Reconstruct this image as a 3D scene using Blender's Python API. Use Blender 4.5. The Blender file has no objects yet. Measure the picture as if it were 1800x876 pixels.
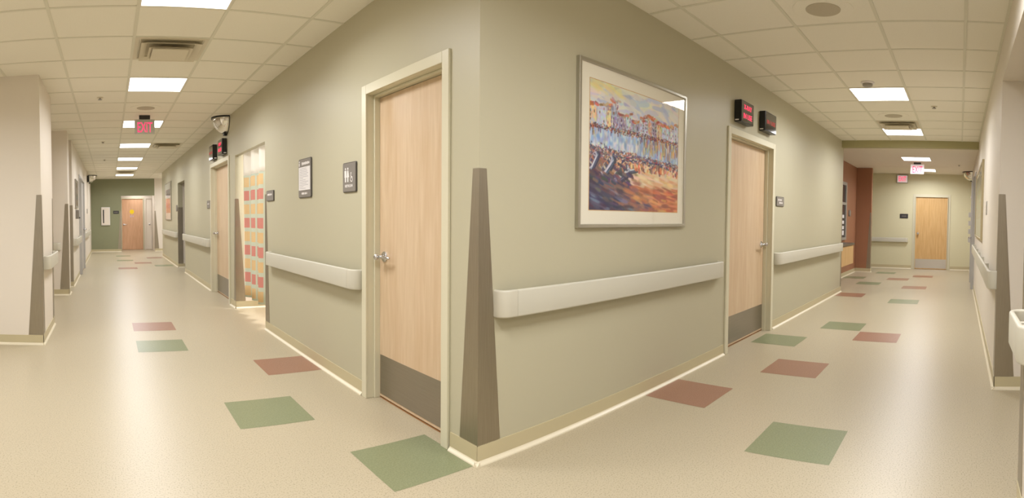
import bpy, bmesh, math, random
import numpy as np
from mathutils import Vector, Matrix

S = bpy.context.scene
COL = S.collection

# ------------------------------------------------------------------ camera, world, exposure
F_PX, Y_EQ = 951.3, 408.3                  # cylindrical panorama: pixels per radian, row of the cylinder's equator
AZ, PITCH, ROLL, CAM_H = 0.7438, 0.029, 0.0074, 1.25
cam = bpy.data.cameras.new('camera')
cam.type = 'PANO'
cam.clip_start, cam.clip_end = 0.02, 200


def pano_settings(c):
    t = c if hasattr(c, 'panorama_type') else c.cycles
    t.panorama_type = 'CENTRAL_CYLINDRICAL'
    t.central_cylindrical_range_u_min = -900 / F_PX
    t.central_cylindrical_range_u_max = 900 / F_PX
    t.central_cylindrical_range_v_min = (Y_EQ - 876) / F_PX
    t.central_cylindrical_range_v_max = Y_EQ / F_PX
    t.central_cylindrical_radius = 1.0


pano_settings(cam)
cam_o = bpy.data.objects.new('camera', cam)
COL.objects.link(cam_o)
fw = Vector((math.sin(AZ) * math.cos(PITCH), math.cos(AZ) * math.cos(PITCH), -math.sin(PITCH)))
r0 = Vector((math.cos(AZ), -math.sin(AZ), 0))
u0 = r0.cross(fw)
rt = r0 * math.cos(ROLL) + u0 * math.sin(ROLL)
up = u0 * math.cos(ROLL) - r0 * math.sin(ROLL)
m = Matrix((rt, up, -fw)).transposed().to_4x4()
m.translation = (0, 0, CAM_H)
cam_o.matrix_world = m
S.camera = cam_o

world = bpy.data.worlds.new('world')
world.use_nodes = True
world.node_tree.nodes['Background'].inputs[0].default_value = (0.9, 0.87, 0.8, 1)
world.node_tree.nodes['Background'].inputs[1].default_value = 0.05
S.world = world
S.view_settings.view_transform = 'Standard'
S.view_settings.look = 'None'
S.view_settings.gamma = 1
S.view_settings.use_curve_mapping = False
S.view_settings.exposure = 0.85
PANEL = 3.0                                 # radiance of the ceiling light diffusers
LAMP_W = 15.0                               # lamp behind each diffuser, watts
LAMP_SPREAD = math.radians(163)
PANEL_COL = (.985, .99, 1.025)

# ------------------------------------------------------------------ materials


def lin(c):
    return tuple(((v / 255) / 12.92 if v / 255 <= .04045 else ((v / 255 + .055) / 1.055) ** 2.4) for v in c)


def mat(name, rgb, rough=.5, metal=0., spec=.5, coat=0., bump=0., bscale=200., emis=None, estr=0.):
    mt = bpy.data.materials.new(name)
    mt.use_nodes = True
    nt = mt.node_tree
    b = nt.nodes['Principled BSDF']
    b.inputs['Base Color'].default_value = (*lin(rgb), 1)
    b.inputs['Roughness'].default_value = rough
    b.inputs['Metallic'].default_value = metal
    b.inputs['Specular IOR Level'].default_value = spec
    b.inputs['Coat Weight'].default_value = coat
    b.inputs['Coat Roughness'].default_value = .1
    if emis:
        b.inputs['Emission Color'].default_value = (*emis, 1)
        b.inputs['Emission Strength'].default_value = estr
    if bump:
        tc = nt.nodes.new('ShaderNodeTexCoord')
        n = nt.nodes.new('ShaderNodeTexNoise')
        n.inputs['Scale'].default_value = bscale
        n.inputs['Detail'].default_value = 2
        bp = nt.nodes.new('ShaderNodeBump')
        bp.inputs['Strength'].default_value = bump
        bp.inputs['Distance'].default_value = .002
        nt.links.new(tc.outputs['Object'], n.inputs['Vector'])
        nt.links.new(n.outputs['Fac'], bp.inputs['Height'])
        nt.links.new(bp.outputs['Normal'], b.inputs['Normal'])
    return mt


def noise_mat(name, c1, c2, scale, rough, stretch=(1, 1, 1), detail=3, lo=.35, hi=.65, metal=0., spec=.5, c3=None, scale3=4., amt3=.3, stretch3=None, rot=None):
    """Two colours mixed by noise, and a third broad noise over it."""
    mt = bpy.data.materials.new(name)
    mt.use_nodes = True
    nt = mt.node_tree
    L = nt.links.new
    b = nt.nodes['Principled BSDF']
    b.inputs['Roughness'].default_value = rough
    b.inputs['Metallic'].default_value = metal
    b.inputs['Specular IOR Level'].default_value = spec
    tc = nt.nodes.new('ShaderNodeTexCoord')
    mp = nt.nodes.new('ShaderNodeMapping')
    mp.inputs['Scale'].default_value = stretch
    L(tc.outputs['Object'], mp.inputs['Vector'])
    n = nt.nodes.new('ShaderNodeTexNoise')
    n.inputs['Scale'].default_value = scale
    n.inputs['Detail'].default_value = detail
    L(mp.outputs['Vector'], n.inputs['Vector'])
    r = nt.nodes.new('ShaderNodeValToRGB')
    r.color_ramp.elements[0].position = lo
    r.color_ramp.elements[1].position = hi
    r.color_ramp.elements[0].color = (*lin(c1), 1)
    r.color_ramp.elements[1].color = (*lin(c2), 1)
    L(n.outputs['Fac'], r.inputs['Fac'])
    out = r.outputs['Color']
    if c3:
        n3 = nt.nodes.new('ShaderNodeTexNoise')
        n3.inputs['Scale'].default_value = scale3
        n3.inputs['Detail'].default_value = 2
        if stretch3:
            mp3 = nt.nodes.new('ShaderNodeMapping')
            mp3.inputs['Scale'].default_value = stretch3
            L(tc.outputs['Object'], mp3.inputs['Vector'])
            L(mp3.outputs['Vector'], n3.inputs['Vector'])
        else:
            L(tc.outputs['Object'], n3.inputs['Vector'])
        mth = nt.nodes.new('ShaderNodeMapRange')
        mth.inputs['From Min'].default_value = .35
        mth.inputs['From Max'].default_value = .7
        mth.inputs['To Min'].default_value = 0
        mth.inputs['To Max'].default_value = amt3
        L(n3.outputs['Fac'], mth.inputs['Value'])
        mx = nt.nodes.new('ShaderNodeMix')
        mx.data_type = 'RGBA'
        L(mth.outputs['Result'], mx.inputs['Factor'])
        L(out, mx.inputs['A'])
        mx.inputs['B'].default_value = (*lin(c3), 1)
        out = mx.outputs['Result']
    L(out, b.inputs['Base Color'])
    return mt


M = {}
M['sage'] = mat('sage_paint', (190, 184, 158), .42, spec=.4, bump=.08, bscale=350)
M['cream'] = mat('cream_paint', (229, 220, 206), .5, spec=.35, bump=.06, bscale=350)
M['pale'] = mat('pale_yellow_paint', (218, 212, 178), .5, spec=.35)
M['green'] = mat('green_paint', (142, 144, 114), .5, spec=.35)
M['brick'] = mat('terracotta_paint', (162, 115, 86), .5, spec=.35)
M['white'] = mat('white_paint', (232, 222, 208), .5, spec=.35)
M['beam'] = mat('olive_paint', (170, 162, 120), .5, spec=.3)
M['ceiling'] = noise_mat('ceiling_tile', (236, 231, 216), (242, 237, 222), 260, .9, spec=.1)
M['plaster'] = mat('ceiling_plaster', (232, 224, 208), .8, spec=.1)
M['tbar'] = mat('ceiling_grid_bar', (222, 218, 200), .6, spec=.2)
M['floor'] = noise_mat('floor_vinyl', (150, 139, 114), (184, 172, 146), 130, .34, detail=4, lo=.33, hi=.48, c3=(178, 164, 136), scale3=.8, amt3=.25)
M['floor_green'] = noise_mat('floor_vinyl_green', (120, 126, 92), (136, 141, 108), 120, .33, detail=4)
M['floor_red'] = noise_mat('floor_vinyl_terracotta', (144, 102, 80), (158, 118, 96), 120, .33, detail=4)
M['base'] = mat('baseboard_vinyl', (198, 186, 150), .4)
M['toe'] = mat('baseboard_toe', (226, 216, 190), .35)
M['rail'] = mat('handrail_vinyl', (204, 200, 184), .35, bump=.05, bscale=600)
M['cap'] = mat('handrail_cap_vinyl', (202, 197, 180), .35)
M['frame'] = mat('door_frame_paint', (216, 210, 184), .32)
M['wood'] = noise_mat('maple_veneer', (206, 180, 146), (218, 194, 164), 6, .35, stretch=(6, 6, .55), detail=6, lo=.3, hi=.7, c3=(196, 162, 124), scale3=5, amt3=.4, stretch3=(3, 3, .25))
M['wood_far'] = noise_mat('maple_veneer_pink', (206, 160, 124), (218, 174, 138), 6, .4, stretch=(6, 6, .5), detail=5)
M['wood_gold'] = noise_mat('maple_veneer_gold', (206, 164, 106), (220, 182, 126), 7, .4, stretch=(6, 6, .4), detail=5)
M['wood_edge'] = mat('wood_edge', (150, 105, 60), .5)
M['steel'] = noise_mat('brushed_steel', (166, 158, 142), (174, 166, 150), 8, .42, stretch=(40, 40, .8), detail=3, metal=1.)
M['steel_h'] = noise_mat('brushed_kick_plate', (164, 158, 148), (168, 162, 152), 5, .38, stretch=(1, 1, 40), detail=3, metal=1.)
M['steel_painted_glare'] = mat('kick_plate_painted_glare', (205, 200, 192), .3, metal=.7)  # same kick plate steel, reflected light painted in as a lighter colour
M['chrome'] = mat('satin_chrome', (205, 205, 208), .18, metal=1.)
M['silver'] = mat('silver_frame', (186, 182, 170), .32, metal=.9)
M['matboard'] = mat('matboard', (238, 232, 214), .7, spec=.2)
M['black'] = mat('black_plastic', (22, 22, 22), .3)
M['gunmetal'] = mat('dark_bronze', (48, 44, 40), .4)
M['sign'] = mat('sign_taupe', (132, 126, 118), .35)
M['sign_edge'] = mat('sign_dark_edge', (78, 73, 66), .4)
M['sign_dark'] = mat('sign_charcoal', (62, 60, 62), .35)
M['paper'] = mat('paper', (232, 228, 226), .6)
M['ink'] = mat('printed_grey', (170, 166, 170), .6)
M['letter'] = mat('white_lettering', (236, 230, 226), .5)
M['mirror'] = mat('convex_mirror', (226, 224, 216), .06, metal=1.)
M['diffuser'] = mat('light_diffuser', (255, 255, 250), .6, emis=PANEL_COL, estr=PANEL)
M['lightframe'] = mat('light_frame', (232, 226, 212), .5)
M['vent'] = mat('vent_enamel', (214, 204, 180), .45)
M['ventdark'] = mat('vent_throat', (196, 186, 160), .8)
M['speaker'] = noise_mat('speaker_grille', (176, 166, 144), (196, 186, 164), 420, .6)
M['red_lit'] = mat('lit_red_letters', (230, 30, 70), .5, emis=(1.0, .02, .10), estr=.75)
M['red_dim'] = mat('dim_red_letters', (150, 45, 45), .5, emis=(.6, .03, .03), estr=.25)
M['red_sign'] = mat('lit_exit_letters', (235, 50, 95), .5, emis=(1.0, .06, .18), estr=.6)
M['exit_plate'] = mat('exit_plate', (196, 196, 184), .25)
M['exit_white'] = mat('exit_plate_white', (240, 228, 228), .3, emis=(1, .8, .84), estr=.12)
M['lens'] = mat('dark_lens', (48, 46, 42), .06, spec=.8, coat=.6)
M['grey_door'] = mat('grey_enamel', (188, 184, 178), .4)
M['counter'] = mat('dark_counter', (84, 76, 66), .3)
M['yellow'] = mat('yellow_sticker', (240, 205, 20), .5)
M['lilac'] = mat('lilac_sticker', (205, 180, 190), .5)
M['red'] = mat('alarm_red', (170, 70, 60), .4)
M['glass_dark'] = mat('dark_glass', (62, 58, 60), .06, spec=.7)
M['toner'] = mat('grey_plastic', (158, 152, 142), .4)
M['bronze'] = mat('champagne_frame', (178, 164, 130), .35, metal=.3)

# thin clear glass over the pictures
g = bpy.data.materials.new('picture_glass')
g.use_nodes = True
nt = g.node_tree
nt.nodes.remove(nt.nodes['Principled BSDF'])
tr = nt.nodes.new('ShaderNodeBsdfTransparent')
gl = nt.nodes.new('ShaderNodeBsdfGlossy')
gl.inputs['Roughness'].default_value = .02
lw = nt.nodes.new('ShaderNodeLayerWeight')
lw.inputs['Blend'].default_value = .5
pw = nt.nodes.new('ShaderNodeMath')
pw.operation = 'POWER'
nt.links.new(lw.outputs['Facing'], pw.inputs[0])
pw.inputs[1].default_value = 5
fr = nt.nodes.new('ShaderNodeMapRange')
fr.inputs['To Min'].default_value = .04
nt.links.new(pw.outputs[0], fr.inputs['Value'])
mxs = nt.nodes.new('ShaderNodeMixShader')
nt.links.new(fr.outputs[0], mxs.inputs[0])
nt.links.new(tr.outputs[0], mxs.inputs[1])
nt.links.new(gl.outputs[0], mxs.inputs[2])
nt.links.new(mxs.outputs[0], nt.nodes['Material Output'].inputs[0])
M['glass'] = g

# pigment stored per vertex (the printed pictures)
pm = bpy.data.materials.new('printed_picture')
pm.use_nodes = True
at = pm.node_tree.nodes.new('ShaderNodeVertexColor')
at.layer_name = 'pigment'
pm.node_tree.links.new(at.outputs['Color'], pm.node_tree.nodes['Principled BSDF'].inputs['Base Color'])
pm.node_tree.nodes['Principled BSDF'].inputs['Roughness'].default_value = .6
M['print'] = pm

# privacy curtain: woven squares on pale aqua cloth; u runs along the cloth, v is height
cm = bpy.data.materials.new('curtain_cloth')
cm.use_nodes = True
nt = cm.node_tree
L = nt.links.new
uv = nt.nodes.new('ShaderNodeUVMap')
sx = nt.nodes.new('ShaderNodeSeparateXYZ')
L(uv.outputs[0], sx.inputs[0])


def mnode(op, a, b=None, c=None):
    n = nt.nodes.new('ShaderNodeMath')
    n.operation = op
    for i, v in enumerate((a, b, c)):
        if v is None:
            continue
        if isinstance(v, (int, float)):
            n.inputs[i].default_value = v
        else:
            L(v, n.inputs[i])
    return n.outputs[0]


PX, PZ = 1.0, .1733
cu = mnode('FRACT', mnode('DIVIDE', sx.outputs[0], PX))
cv = mnode('FRACT', mnode('DIVIDE', sx.outputs[1], PZ))
row = mnode('FRACT', mnode('DIVIDE', sx.outputs[1], PZ * 2))
inu = mnode('MULTIPLY', mnode('GREATER_THAN', cu, .03), mnode('LESS_THAN', cu, .97))
inv = mnode('MULTIPLY', mnode('GREATER_THAN', cv, .14), mnode('LESS_THAN', cv, .86))
sq = mnode('MULTIPLY', inu, inv)
m1 = nt.nodes.new('ShaderNodeMix')
m1.data_type = 'RGBA'
L(mnode('GREATER_THAN', row, .5), m1.inputs['Factor'])
m1.inputs['A'].default_value = (*lin((226, 194, 142)), 1)
m1.inputs['B'].default_value = (*lin((214, 142, 128)), 1)
m2 = nt.nodes.new('ShaderNodeMix')
m2.data_type = 'RGBA'
L(sq, m2.inputs['Factor'])
m2.inputs['A'].default_value = (*lin((204, 210, 188)), 1)
L(m1.outputs['Result'], m2.inputs['B'])
L(m2.outputs['Result'], nt.nodes['Principled BSDF'].inputs['Base Color'])
nt.nodes['Principled BSDF'].inputs['Roughness'].default_value = .85
M['curtain'] = cm
M['net'] = mat('curtain_net', (244, 240, 230), .9, spec=.1)
M['net'].node_tree.nodes['Principled BSDF'].inputs['Alpha'].default_value = .72

# ------------------------------------------------------------------ mesh helpers


class Fr:
    """A frame on a wall: a = viewer's right along the wall, b = up, c = out of the wall."""

    def __init__(s, o, face):
        s.o, s.face = Vector(o), face
        A = {'-X': (0, -1, 0), '-Y': (1, 0, 0), '+X': (0, 1, 0), '+Y': (-1, 0, 0)}[face]
        Cc = {'-X': (-1, 0, 0), '-Y': (0, -1, 0), '+X': (1, 0, 0), '+Y': (0, 1, 0)}[face]
        s.A, s.B, s.C = Vector(A), Vector((0, 0, 1)), Vector(Cc)

    def __call__(s, a, b, c=0.):
        return s.o + s.A * a + s.B * b + s.C * c

    def mat4(s, a, b, c):
        mm = Matrix((s.A, s.B, s.C)).transposed().to_4x4()
        mm.translation = s(a, b, c)
        return mm


WORLD = Fr((0, 0, 0), '-Y')                 # a = x, b = z, c = -y


class MB:
    def __init__(s):
        s.v, s.f, s.mi, s.uv = [], [], [], None

    def face(s, pts, mi=0):
        n = len(s.v)
        s.v += [tuple(p) for p in pts]
        s.f.append(tuple(range(n, n + len(pts))))
        s.mi.append(mi)

    def raw(s, vs, fs, mi=0):
        n = len(s.v)
        s.v += [tuple(p) for p in vs]
        for f in fs:
            s.f.append(tuple(i + n for i in f))
            s.mi.append(mi)

    def box(s, x0, x1, y0, y1, z0, z1, mi=0):
        vs = [(x, y, z) for z in (z0, z1) for x, y in ((x0, y0), (x1, y0), (x1, y1), (x0, y1))]
        s.raw(vs, [(3, 2, 1, 0), (4, 5, 6, 7), (0, 1, 5, 4), (1, 2, 6, 5), (2, 3, 7, 6), (3, 0, 4, 7)], mi)

    def fbox(s, fr, a0, a1, b0, b1, c0, c1, mi=0):
        vs = [fr(a, b, c) for c in (c0, c1) for a, b in ((a0, b0), (a1, b0), (a1, b1), (a0, b1))]
        s.raw(vs, [(3, 2, 1, 0), (4, 5, 6, 7), (0, 1, 5, 4), (1, 2, 6, 5), (2, 3, 7, 6), (3, 0, 4, 7)], mi)

    def prism(s, fr, outline, c0, c1, mi=0, bev=0.):
        """Outline of (a, b) points extruded from c0 to c1, with an optional chamfered front edge."""
        n = len(outline)
        ca = sum(p[0] for p in outline) / n
        cb = sum(p[1] for p in outline) / n
        rings = [(outline, c0)]
        if bev:
            def shrink(p):
                d = Vector((p[0] - ca, p[1] - cb))
                w = max(abs(q[0] - ca) for q in outline)
                h = max(abs(q[1] - cb) for q in outline)
                return (ca + d.x * (w - bev) / w, cb + d.y * (h - bev) / h)
            rings += [(outline, c1 - bev), ([shrink(p) for p in outline], c1)]
        else:
            rings += [(outline, c1)]
        vs, fs = [], []
        for o, c in rings:
            vs += [fr(a, b, c) for a, b in o]
        for k in range(len(rings) - 1):
            for i in range(n):
                j = (i + 1) % n
                fs.append((k * n + i, k * n + j, (k + 1) * n + j, (k + 1) * n + i))
        fs.append(tuple(range(n - 1, -1, -1)))
        q = (len(rings) - 1) * n
        fs.append(tuple(range(q, q + n)))
        s.raw(vs, fs, mi)

    def lathe(s, fr, prof, n=24, mi=0, arc=2 * math.pi, start=0.):
        """prof of (radius, c): turned about the frame's outward axis."""
        vs, fs = [], []
        full = abs(arc - 2 * math.pi) < 1e-6
        m_ = n if full else n + 1
        for r, c in prof:
            for i in range(m_):
                t = start + arc * i / n
                vs.append(fr(r * math.cos(t), r * math.sin(t), c))
        for k in range(len(prof) - 1):
            for i in range(n):
                j = (i + 1) % m_ if full else i + 1
                fs.append((k * m_ + i, k * m_ + j, (k + 1) * m_ + j, (k + 1) * m_ + i))
        if full:
            fs.append(tuple(range(m_ - 1, -1, -1)))
            q = (len(prof) - 1) * m_
            fs.append(tuple(range(q, q + m_)))
        s.raw(vs, fs, mi)

    def tube(s, pts, r, n=12, mi=0):
        pts = [Vector(p) for p in pts]
        vs, fs = [], []
        for i, p in enumerate(pts):
            d = (pts[min(i + 1, len(pts) - 1)] - pts[max(i - 1, 0)]).normalized()
            u = d.cross(Vector((0, 0, 1)))
            if u.length < .01:
                u = d.cross(Vector((1, 0, 0)))
            u.normalize()
            w = d.cross(u)
            rr = r[i] if isinstance(r, (list, tuple)) else r
            for k in range(n):
                t = 2 * math.pi * k / n
                vs.append(p + u * (rr * math.cos(t)) + w * (rr * math.sin(t)))
        for i in range(len(pts) - 1):
            for k in range(n):
                j = (k + 1) % n
                fs.append((i * n + k, i * n + j, (i + 1) * n + j, (i + 1) * n + k))
        fs.append(tuple(range(n - 1, -1, -1)))
        q = (len(pts) - 1) * n
        fs.append(tuple(range(q, q + n)))
        s.raw(vs, fs, mi)

    def build(s, name, mats, parent=None, smooth=False, bevel=0.):
        if not isinstance(mats, (list, tuple)):
            mats = [mats]
        off = Vector((0, 0, 0))
        if parent is not None:
            off = world_loc(parent)
        me = bpy.data.meshes.new(name)
        me.from_pydata([tuple(Vector(p) - off) for p in s.v], [], s.f)
        for mt in mats:
            me.materials.append(mt)
        me.polygons.foreach_set('material_index', s.mi)
        bm = bmesh.new()
        bm.from_mesh(me)
        bmesh.ops.recalc_face_normals(bm, faces=bm.faces)
        bm.to_mesh(me)
        bm.free()
        if smooth:
            me.polygons.foreach_set('use_smooth', [True] * len(me.polygons))
            me.set_sharp_from_angle(angle=math.radians(40))
        o = bpy.data.objects.new(name, me)
        COL.objects.link(o)
        if parent is not None:
            o.parent = parent
        if bevel:
            b = o.modifiers.new('edge', 'BEVEL')
            b.width = bevel
            b.segments = 2
            b.limit_method = 'ANGLE'
        return o


def world_loc(o):
    p = Vector(o.location)
    while o.parent:
        o = o.parent
        p += Vector(o.location)
    return p


def thing(name, label, cat, loc, group=None):
    o = bpy.data.objects.new(name, None)
    COL.objects.link(o)
    o.location = loc
    o.empty_display_size = .1
    return tag(o, label, cat, group)


def tag(o, label, cat, group=None):
    o['label'] = label
    o['category'] = cat
    if group:
        o['group'] = group
    return o


def struct(o, label=None):
    o['kind'] = 'structure'
    if label:
        o['label'] = label
    return o


def rrect(a0, a1, b0, b1, r, n=5):
    pts = []
    for cx, cy, t0 in ((a1 - r, b0 + r, -90), (a1 - r, b1 - r, 0), (a0 + r, b1 - r, 90), (a0 + r, b0 + r, 180)):
        for i in range(n + 1):
            t = math.radians(t0 + 90 * i / n)
            pts.append((cx + r * math.cos(t), cy + r * math.sin(t)))
    return pts


def text(name, s, fr, a, b, c, size, mt, parent, width=None, bold=0., depth=.0006):
    """Lettering centred on (a, b); width squeezes it to that length."""
    cu = bpy.data.curves.new(name, 'FONT')
    cu.body = s
    cu.size = size
    cu.align_x = 'CENTER'
    cu.align_y = 'CENTER'
    cu.extrude = depth
    cu.offset = bold
    cu.resolution_u = 3
    tmp = bpy.data.objects.new('tmp', cu)
    COL.objects.link(tmp)
    dg = bpy.context.evaluated_depsgraph_get()
    me = bpy.data.meshes.new_from_object(tmp.evaluated_get(dg))
    bpy.data.objects.remove(tmp)
    bpy.data.curves.remove(cu)
    xs = [v.co.x for v in me.vertices]
    w = max(xs) - min(xs)
    k = (width / w) if width else 1.
    me.transform(Matrix.Diagonal((k, 1, 1, 1)))
    me.transform(fr.mat4(a, b, c))
    me.transform(Matrix.Translation(-world_loc(parent)))
    me.materials.clear()
    me.materials.append(mt)
    o = bpy.data.objects.new(name, me)
    COL.objects.link(o)
    o.parent = parent
    return o


# ------------------------------------------------------------------ key dimensions (metres; the camera stands over the origin)
XL, YR = 1.688, 2.077                       # the two sage walls meet at this corner
XW = -.67                                   # left side of the left corridor
YS = -.295                                  # right side of the right corridor
CZ = 2.666
T = .12
TOP = CZ + .03

# ------------------------------------------------------------------ floor with its inlaid squares
b = MB()
b.face([(-3.8, -3.5, 0), (15.2, -3.5, 0), (15.2, 22.6, 0), (-3.8, 22.6, 0)])
Q = .47
inlays = [  # lower x, lower y, colour slot
    (1.215, 2.085, 1), (.745, 3.052, 1), (1.215, 4.037, 2), (.25, 4.972, 1), (.25, 5.905, 2),
    (.205, 13.07, 2), (1.155, 13.65, 1), (.675, 14.57, 2), (.205, 15.52, 1), (1.13, 16.4, 2), (.2, 17.36, 1),
    (2.672, .630, 1), (3.165, 1.593, 2), (4.125, 1.100, 2), (5.095, 1.580, 1), (5.57, .625, 2), (6.075, 1.108, 1),
    (8.31, .622, 1), (8.82, 1.59, 2), (10.22, .615, 2), (10.66, 1.585, 1), (11.68, 1.10, 2), (11.68, 2.08, 1),
    (12.48, .60, 2), (13.07, 1.56, 1)]
for x, y, k in inlays:
    z = .0006
    b.face([(x, y, z), (x + Q, y, z), (x + Q, y + Q, z), (x, y + Q, z)], k)
fl = b.build('floor', [M['floor'], M['floor_green'], M['floor_red']])
for p in fl.data.polygons:
    if p.normal.z < 0:
        p.flip()
struct(fl, 'speckled cream vinyl floor with inlaid green and terracotta squares')

# ------------------------------------------------------------------ ceiling: lay-in tiles and grid bars
b = MB()
b.box(-3.8, 15.2, -3.5, 22.6, CZ, CZ + .06)
for k in range(-7, 3):
    x = .215 + .6096 * k
    b.box(x - .012, x + .012, -3.4, 19.8, CZ - .004, CZ, 1)
for k in range(-9, 31):
    y = 1.825 + .6096 * k
    b.box(-3.6, XL, y - .012, y + .012, CZ - .0035, CZ, 1)
for k in range(-3, 1):
    y = 1.825 + .6096 * k
    b.box(XL + .02, 9.26, y - .012, y + .012, CZ - .004, CZ, 1)
for k in range(-2, 11):
    x = 3.18 + .6105 * k
    b.box(x - .012, x + .012, YS, YR, CZ - .0035, CZ, 1)
b.box(1.7, 9.26, YS, YS + .022, CZ - .004, CZ, 1)
struct(b.build('ceiling', [M['ceiling'], M['tbar']]), 'beige lay-in tile ceiling with exposed grid bars')

b = MB()
b.box(9.36, 14.9, -.45, 3.4, 2.6, 2.65)
for x0, x1, y0, y1 in ((9.95, 12.9, 1.83, 1.845), (9.95, 12.9, .2, .215), (9.95, 9.965, .2, 1.845), (12.885, 12.9, .2, 1.845)):
    b.box(x0, x1, y0, y1, 2.5985, 2.6005)
struct(b.build('ceiling_right', M['plaster']), 'smooth lowered ceiling at the far end of the right corridor')
b = MB()
b.box(9.25, 9.37, YS, YR, 2.545, TOP)
struct(b.build('trim_1', M['beam']), 'olive painted beam across the right corridor')

# ------------------------------------------------------------------ walls
b = MB()   # sage wall along the left corridor
x0, x1 = XL, XL + T
for y0, y1, z0, z1 in ((YR, 2.366, 0, TOP), (2.366, 3.276, 2.09, TOP), (3.276, 5.70, 0, TOP), (7.12, 7.48, 0, TOP),
                       (7.48, 8.84, 2.07, TOP), (8.84, 12.04, 0, TOP), (12.04, 13.25, 2.08, TOP), (13.25, 17.2, 0, TOP)):
    b.box(x0, x1, y0, y1, z0, z1)
b.box(x0, XL + .07, 5.70, 7.12, 2.07, TOP)
struct(b.build('wall_center_left', M['sage']), 'sage wall along the left corridor')
b = MB()   # sage wall along the right corridor
y0, y1 = YR, YR + T
for xa, xb, z0, z1 in ((XL + T, 4.555, 0, TOP), (4.555, 5.73, 2.06, TOP), (5.73, 9.40, 0, TOP)):
    b.box(xa, xb, y0, y1, z0, z1)
struct(b.build('wall_center_right', M['sage']), 'sage wall along the right corridor')

b = MB()   # curtained bay behind the left sage wall
b.box(XL + T, 3.5, 7.12, 7.24, 0, TOP)
b.box(XL + T, 3.5, 5.58, 5.70, 0, TOP)
b.box(3.5, 3.62, 5.58, 7.24, 0, TOP)
struct(b.build('wall_bay', M['white']), 'pale walls of the curtained bay')
b = MB()   # shallow recess with a dark door
b.box(XL + T, 2.3, 13.25, 13.33, 0, TOP)
b.box(XL + T, 2.3, 11.96, 12.04, 0, TOP)
struct(b.build('wall_recess', M['cream']), 'side walls of the narrow door recess')

b = MB()   # cream wall on the left of the left corridor, stepped by alcoves
b.box(-3.7, XW, 5.30, 6.36, 0, TOP)
b.box(-1.8, -1.68, 6.36, 8.75, 0, TOP)
b.box(-1.8, XW, 8.75, 9.12, 0, TOP)
b.box(-1.55, -1.43, 9.12, 9.8, 0, TOP)
b.box(-1.3, XW, 9.8, 19.95, 0, TOP)
struct(b.build('wall_left', M['cream']), 'cream stepped wall on the left of the left corridor')

b = MB()   # green end wall and its door alcove
b.box(XW, .43, 19.8, 19.92, 0, TOP)
b.box(.43, 1.66, 19.8, 19.92, 2.05, TOP)
struct(b.build('wall_end_left', M['green']), 'green end wall of the left corridor')
b = MB()
b.box(.31, .43, 19.92, 21.1, 0, 2.4)
b.box(.31, 2.2, 20.98, 21.1, 0, 2.4)
b.box(1.66, 1.98, 19.8, 21.0, 0, TOP)
b.box(.43, 1.66, 19.92, 20.98, 2.30, 2.4)
b.box(1.98, 3.4, 19.8, 19.92, 0, TOP)
b.box(3.3, 3.42, 17.0, 19.92, 0, TOP)
b.box(XL + T, 3.42, 17.08, 17.2, 0, TOP)
struct(b.build('wall_alcove_left', M['cream']), 'cream walls of the door alcove and side passage')

b = MB()   # cream wall on the right of the right corridor
b.box(4.10, 14.8, YS - T, YS, 0, TOP)
b.box(4.10, 4.22, -1.5, YS - T, 0, TOP)
b.box(2.42, 4.10, -1.5, YS, 2.345, TOP)
b.box(2.42, 4.22, -1.62, -1.5, 0, TOP)
b.box(1.9, 2.42, -3.4, YS, 0, TOP)
struct(b.build('wall_right', M['cream']), 'cream wall on the right of the right corridor')
b = MB()
b.box(14.74, 14.86, YS - T, 3.3, 0, 2.62)
b.box(13.42, 14.86, 3.2, 3.3, 0, 2.62)
struct(b.build('wall_end_right', M['pale']), 'pale yellow end wall of the right corridor')
b = MB()
b.box(9.30, 13.42, 2.58, 2.70, 0, TOP)
b.box(13.30, 13.42, 2.20, 2.58, 0, TOP)
b.box(13.30, 13.42, 2.70, 3.3, 0, TOP)
b.box(9.28, 9.40, YR + T, 2.58, 0, TOP)
struct(b.build('wall_terracotta', M['brick']), 'terracotta walls of the reception recess')
b = MB()   # rest of the crossing behind the viewpoint
b.box(-3.7, 1.9, -3.4, -3.28, 0, TOP)
b.box(-3.7, -3.58, -3.28, 5.3, 0, TOP)
struct(b.build('wall_back', M['cream']), 'cream walls of the crossing')

# ------------------------------------------------------------------ baseboards


def baseboard(name, runs, label):
    b = MB()
    for fr, a0, a1, *oc in runs:           # oc: which ends turn an outer corner
        e0, e1 = 'L' in (oc or [''])[0], 'R' in (oc or [''])[0]
        b.fbox(fr, a0 - .006 * e0, a1 + .006 * e1, 0, .098, 0, .006, 0)
        a0, a1 = a0 - .022 * e0, a1 + .022 * e1
        vs = []
        prof = [(0., .0), (.022, .0), (.020, .006), (.009, .016), (.006, .022), (0, .022)]
        for a in (a0, a1):
            vs += [fr(a, z, c) for c, z in prof]
        n = len(prof)
        fs = [(i, (i + 1) % n, n + (i + 1) % n, n + i) for i in range(n)] + [tuple(range(n)), tuple(range(2 * n - 1, n - 1, -1))]
        b.raw(vs, fs, 1)
    return struct(b.build(name, [M['base'], M['toe']]), label)


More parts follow.
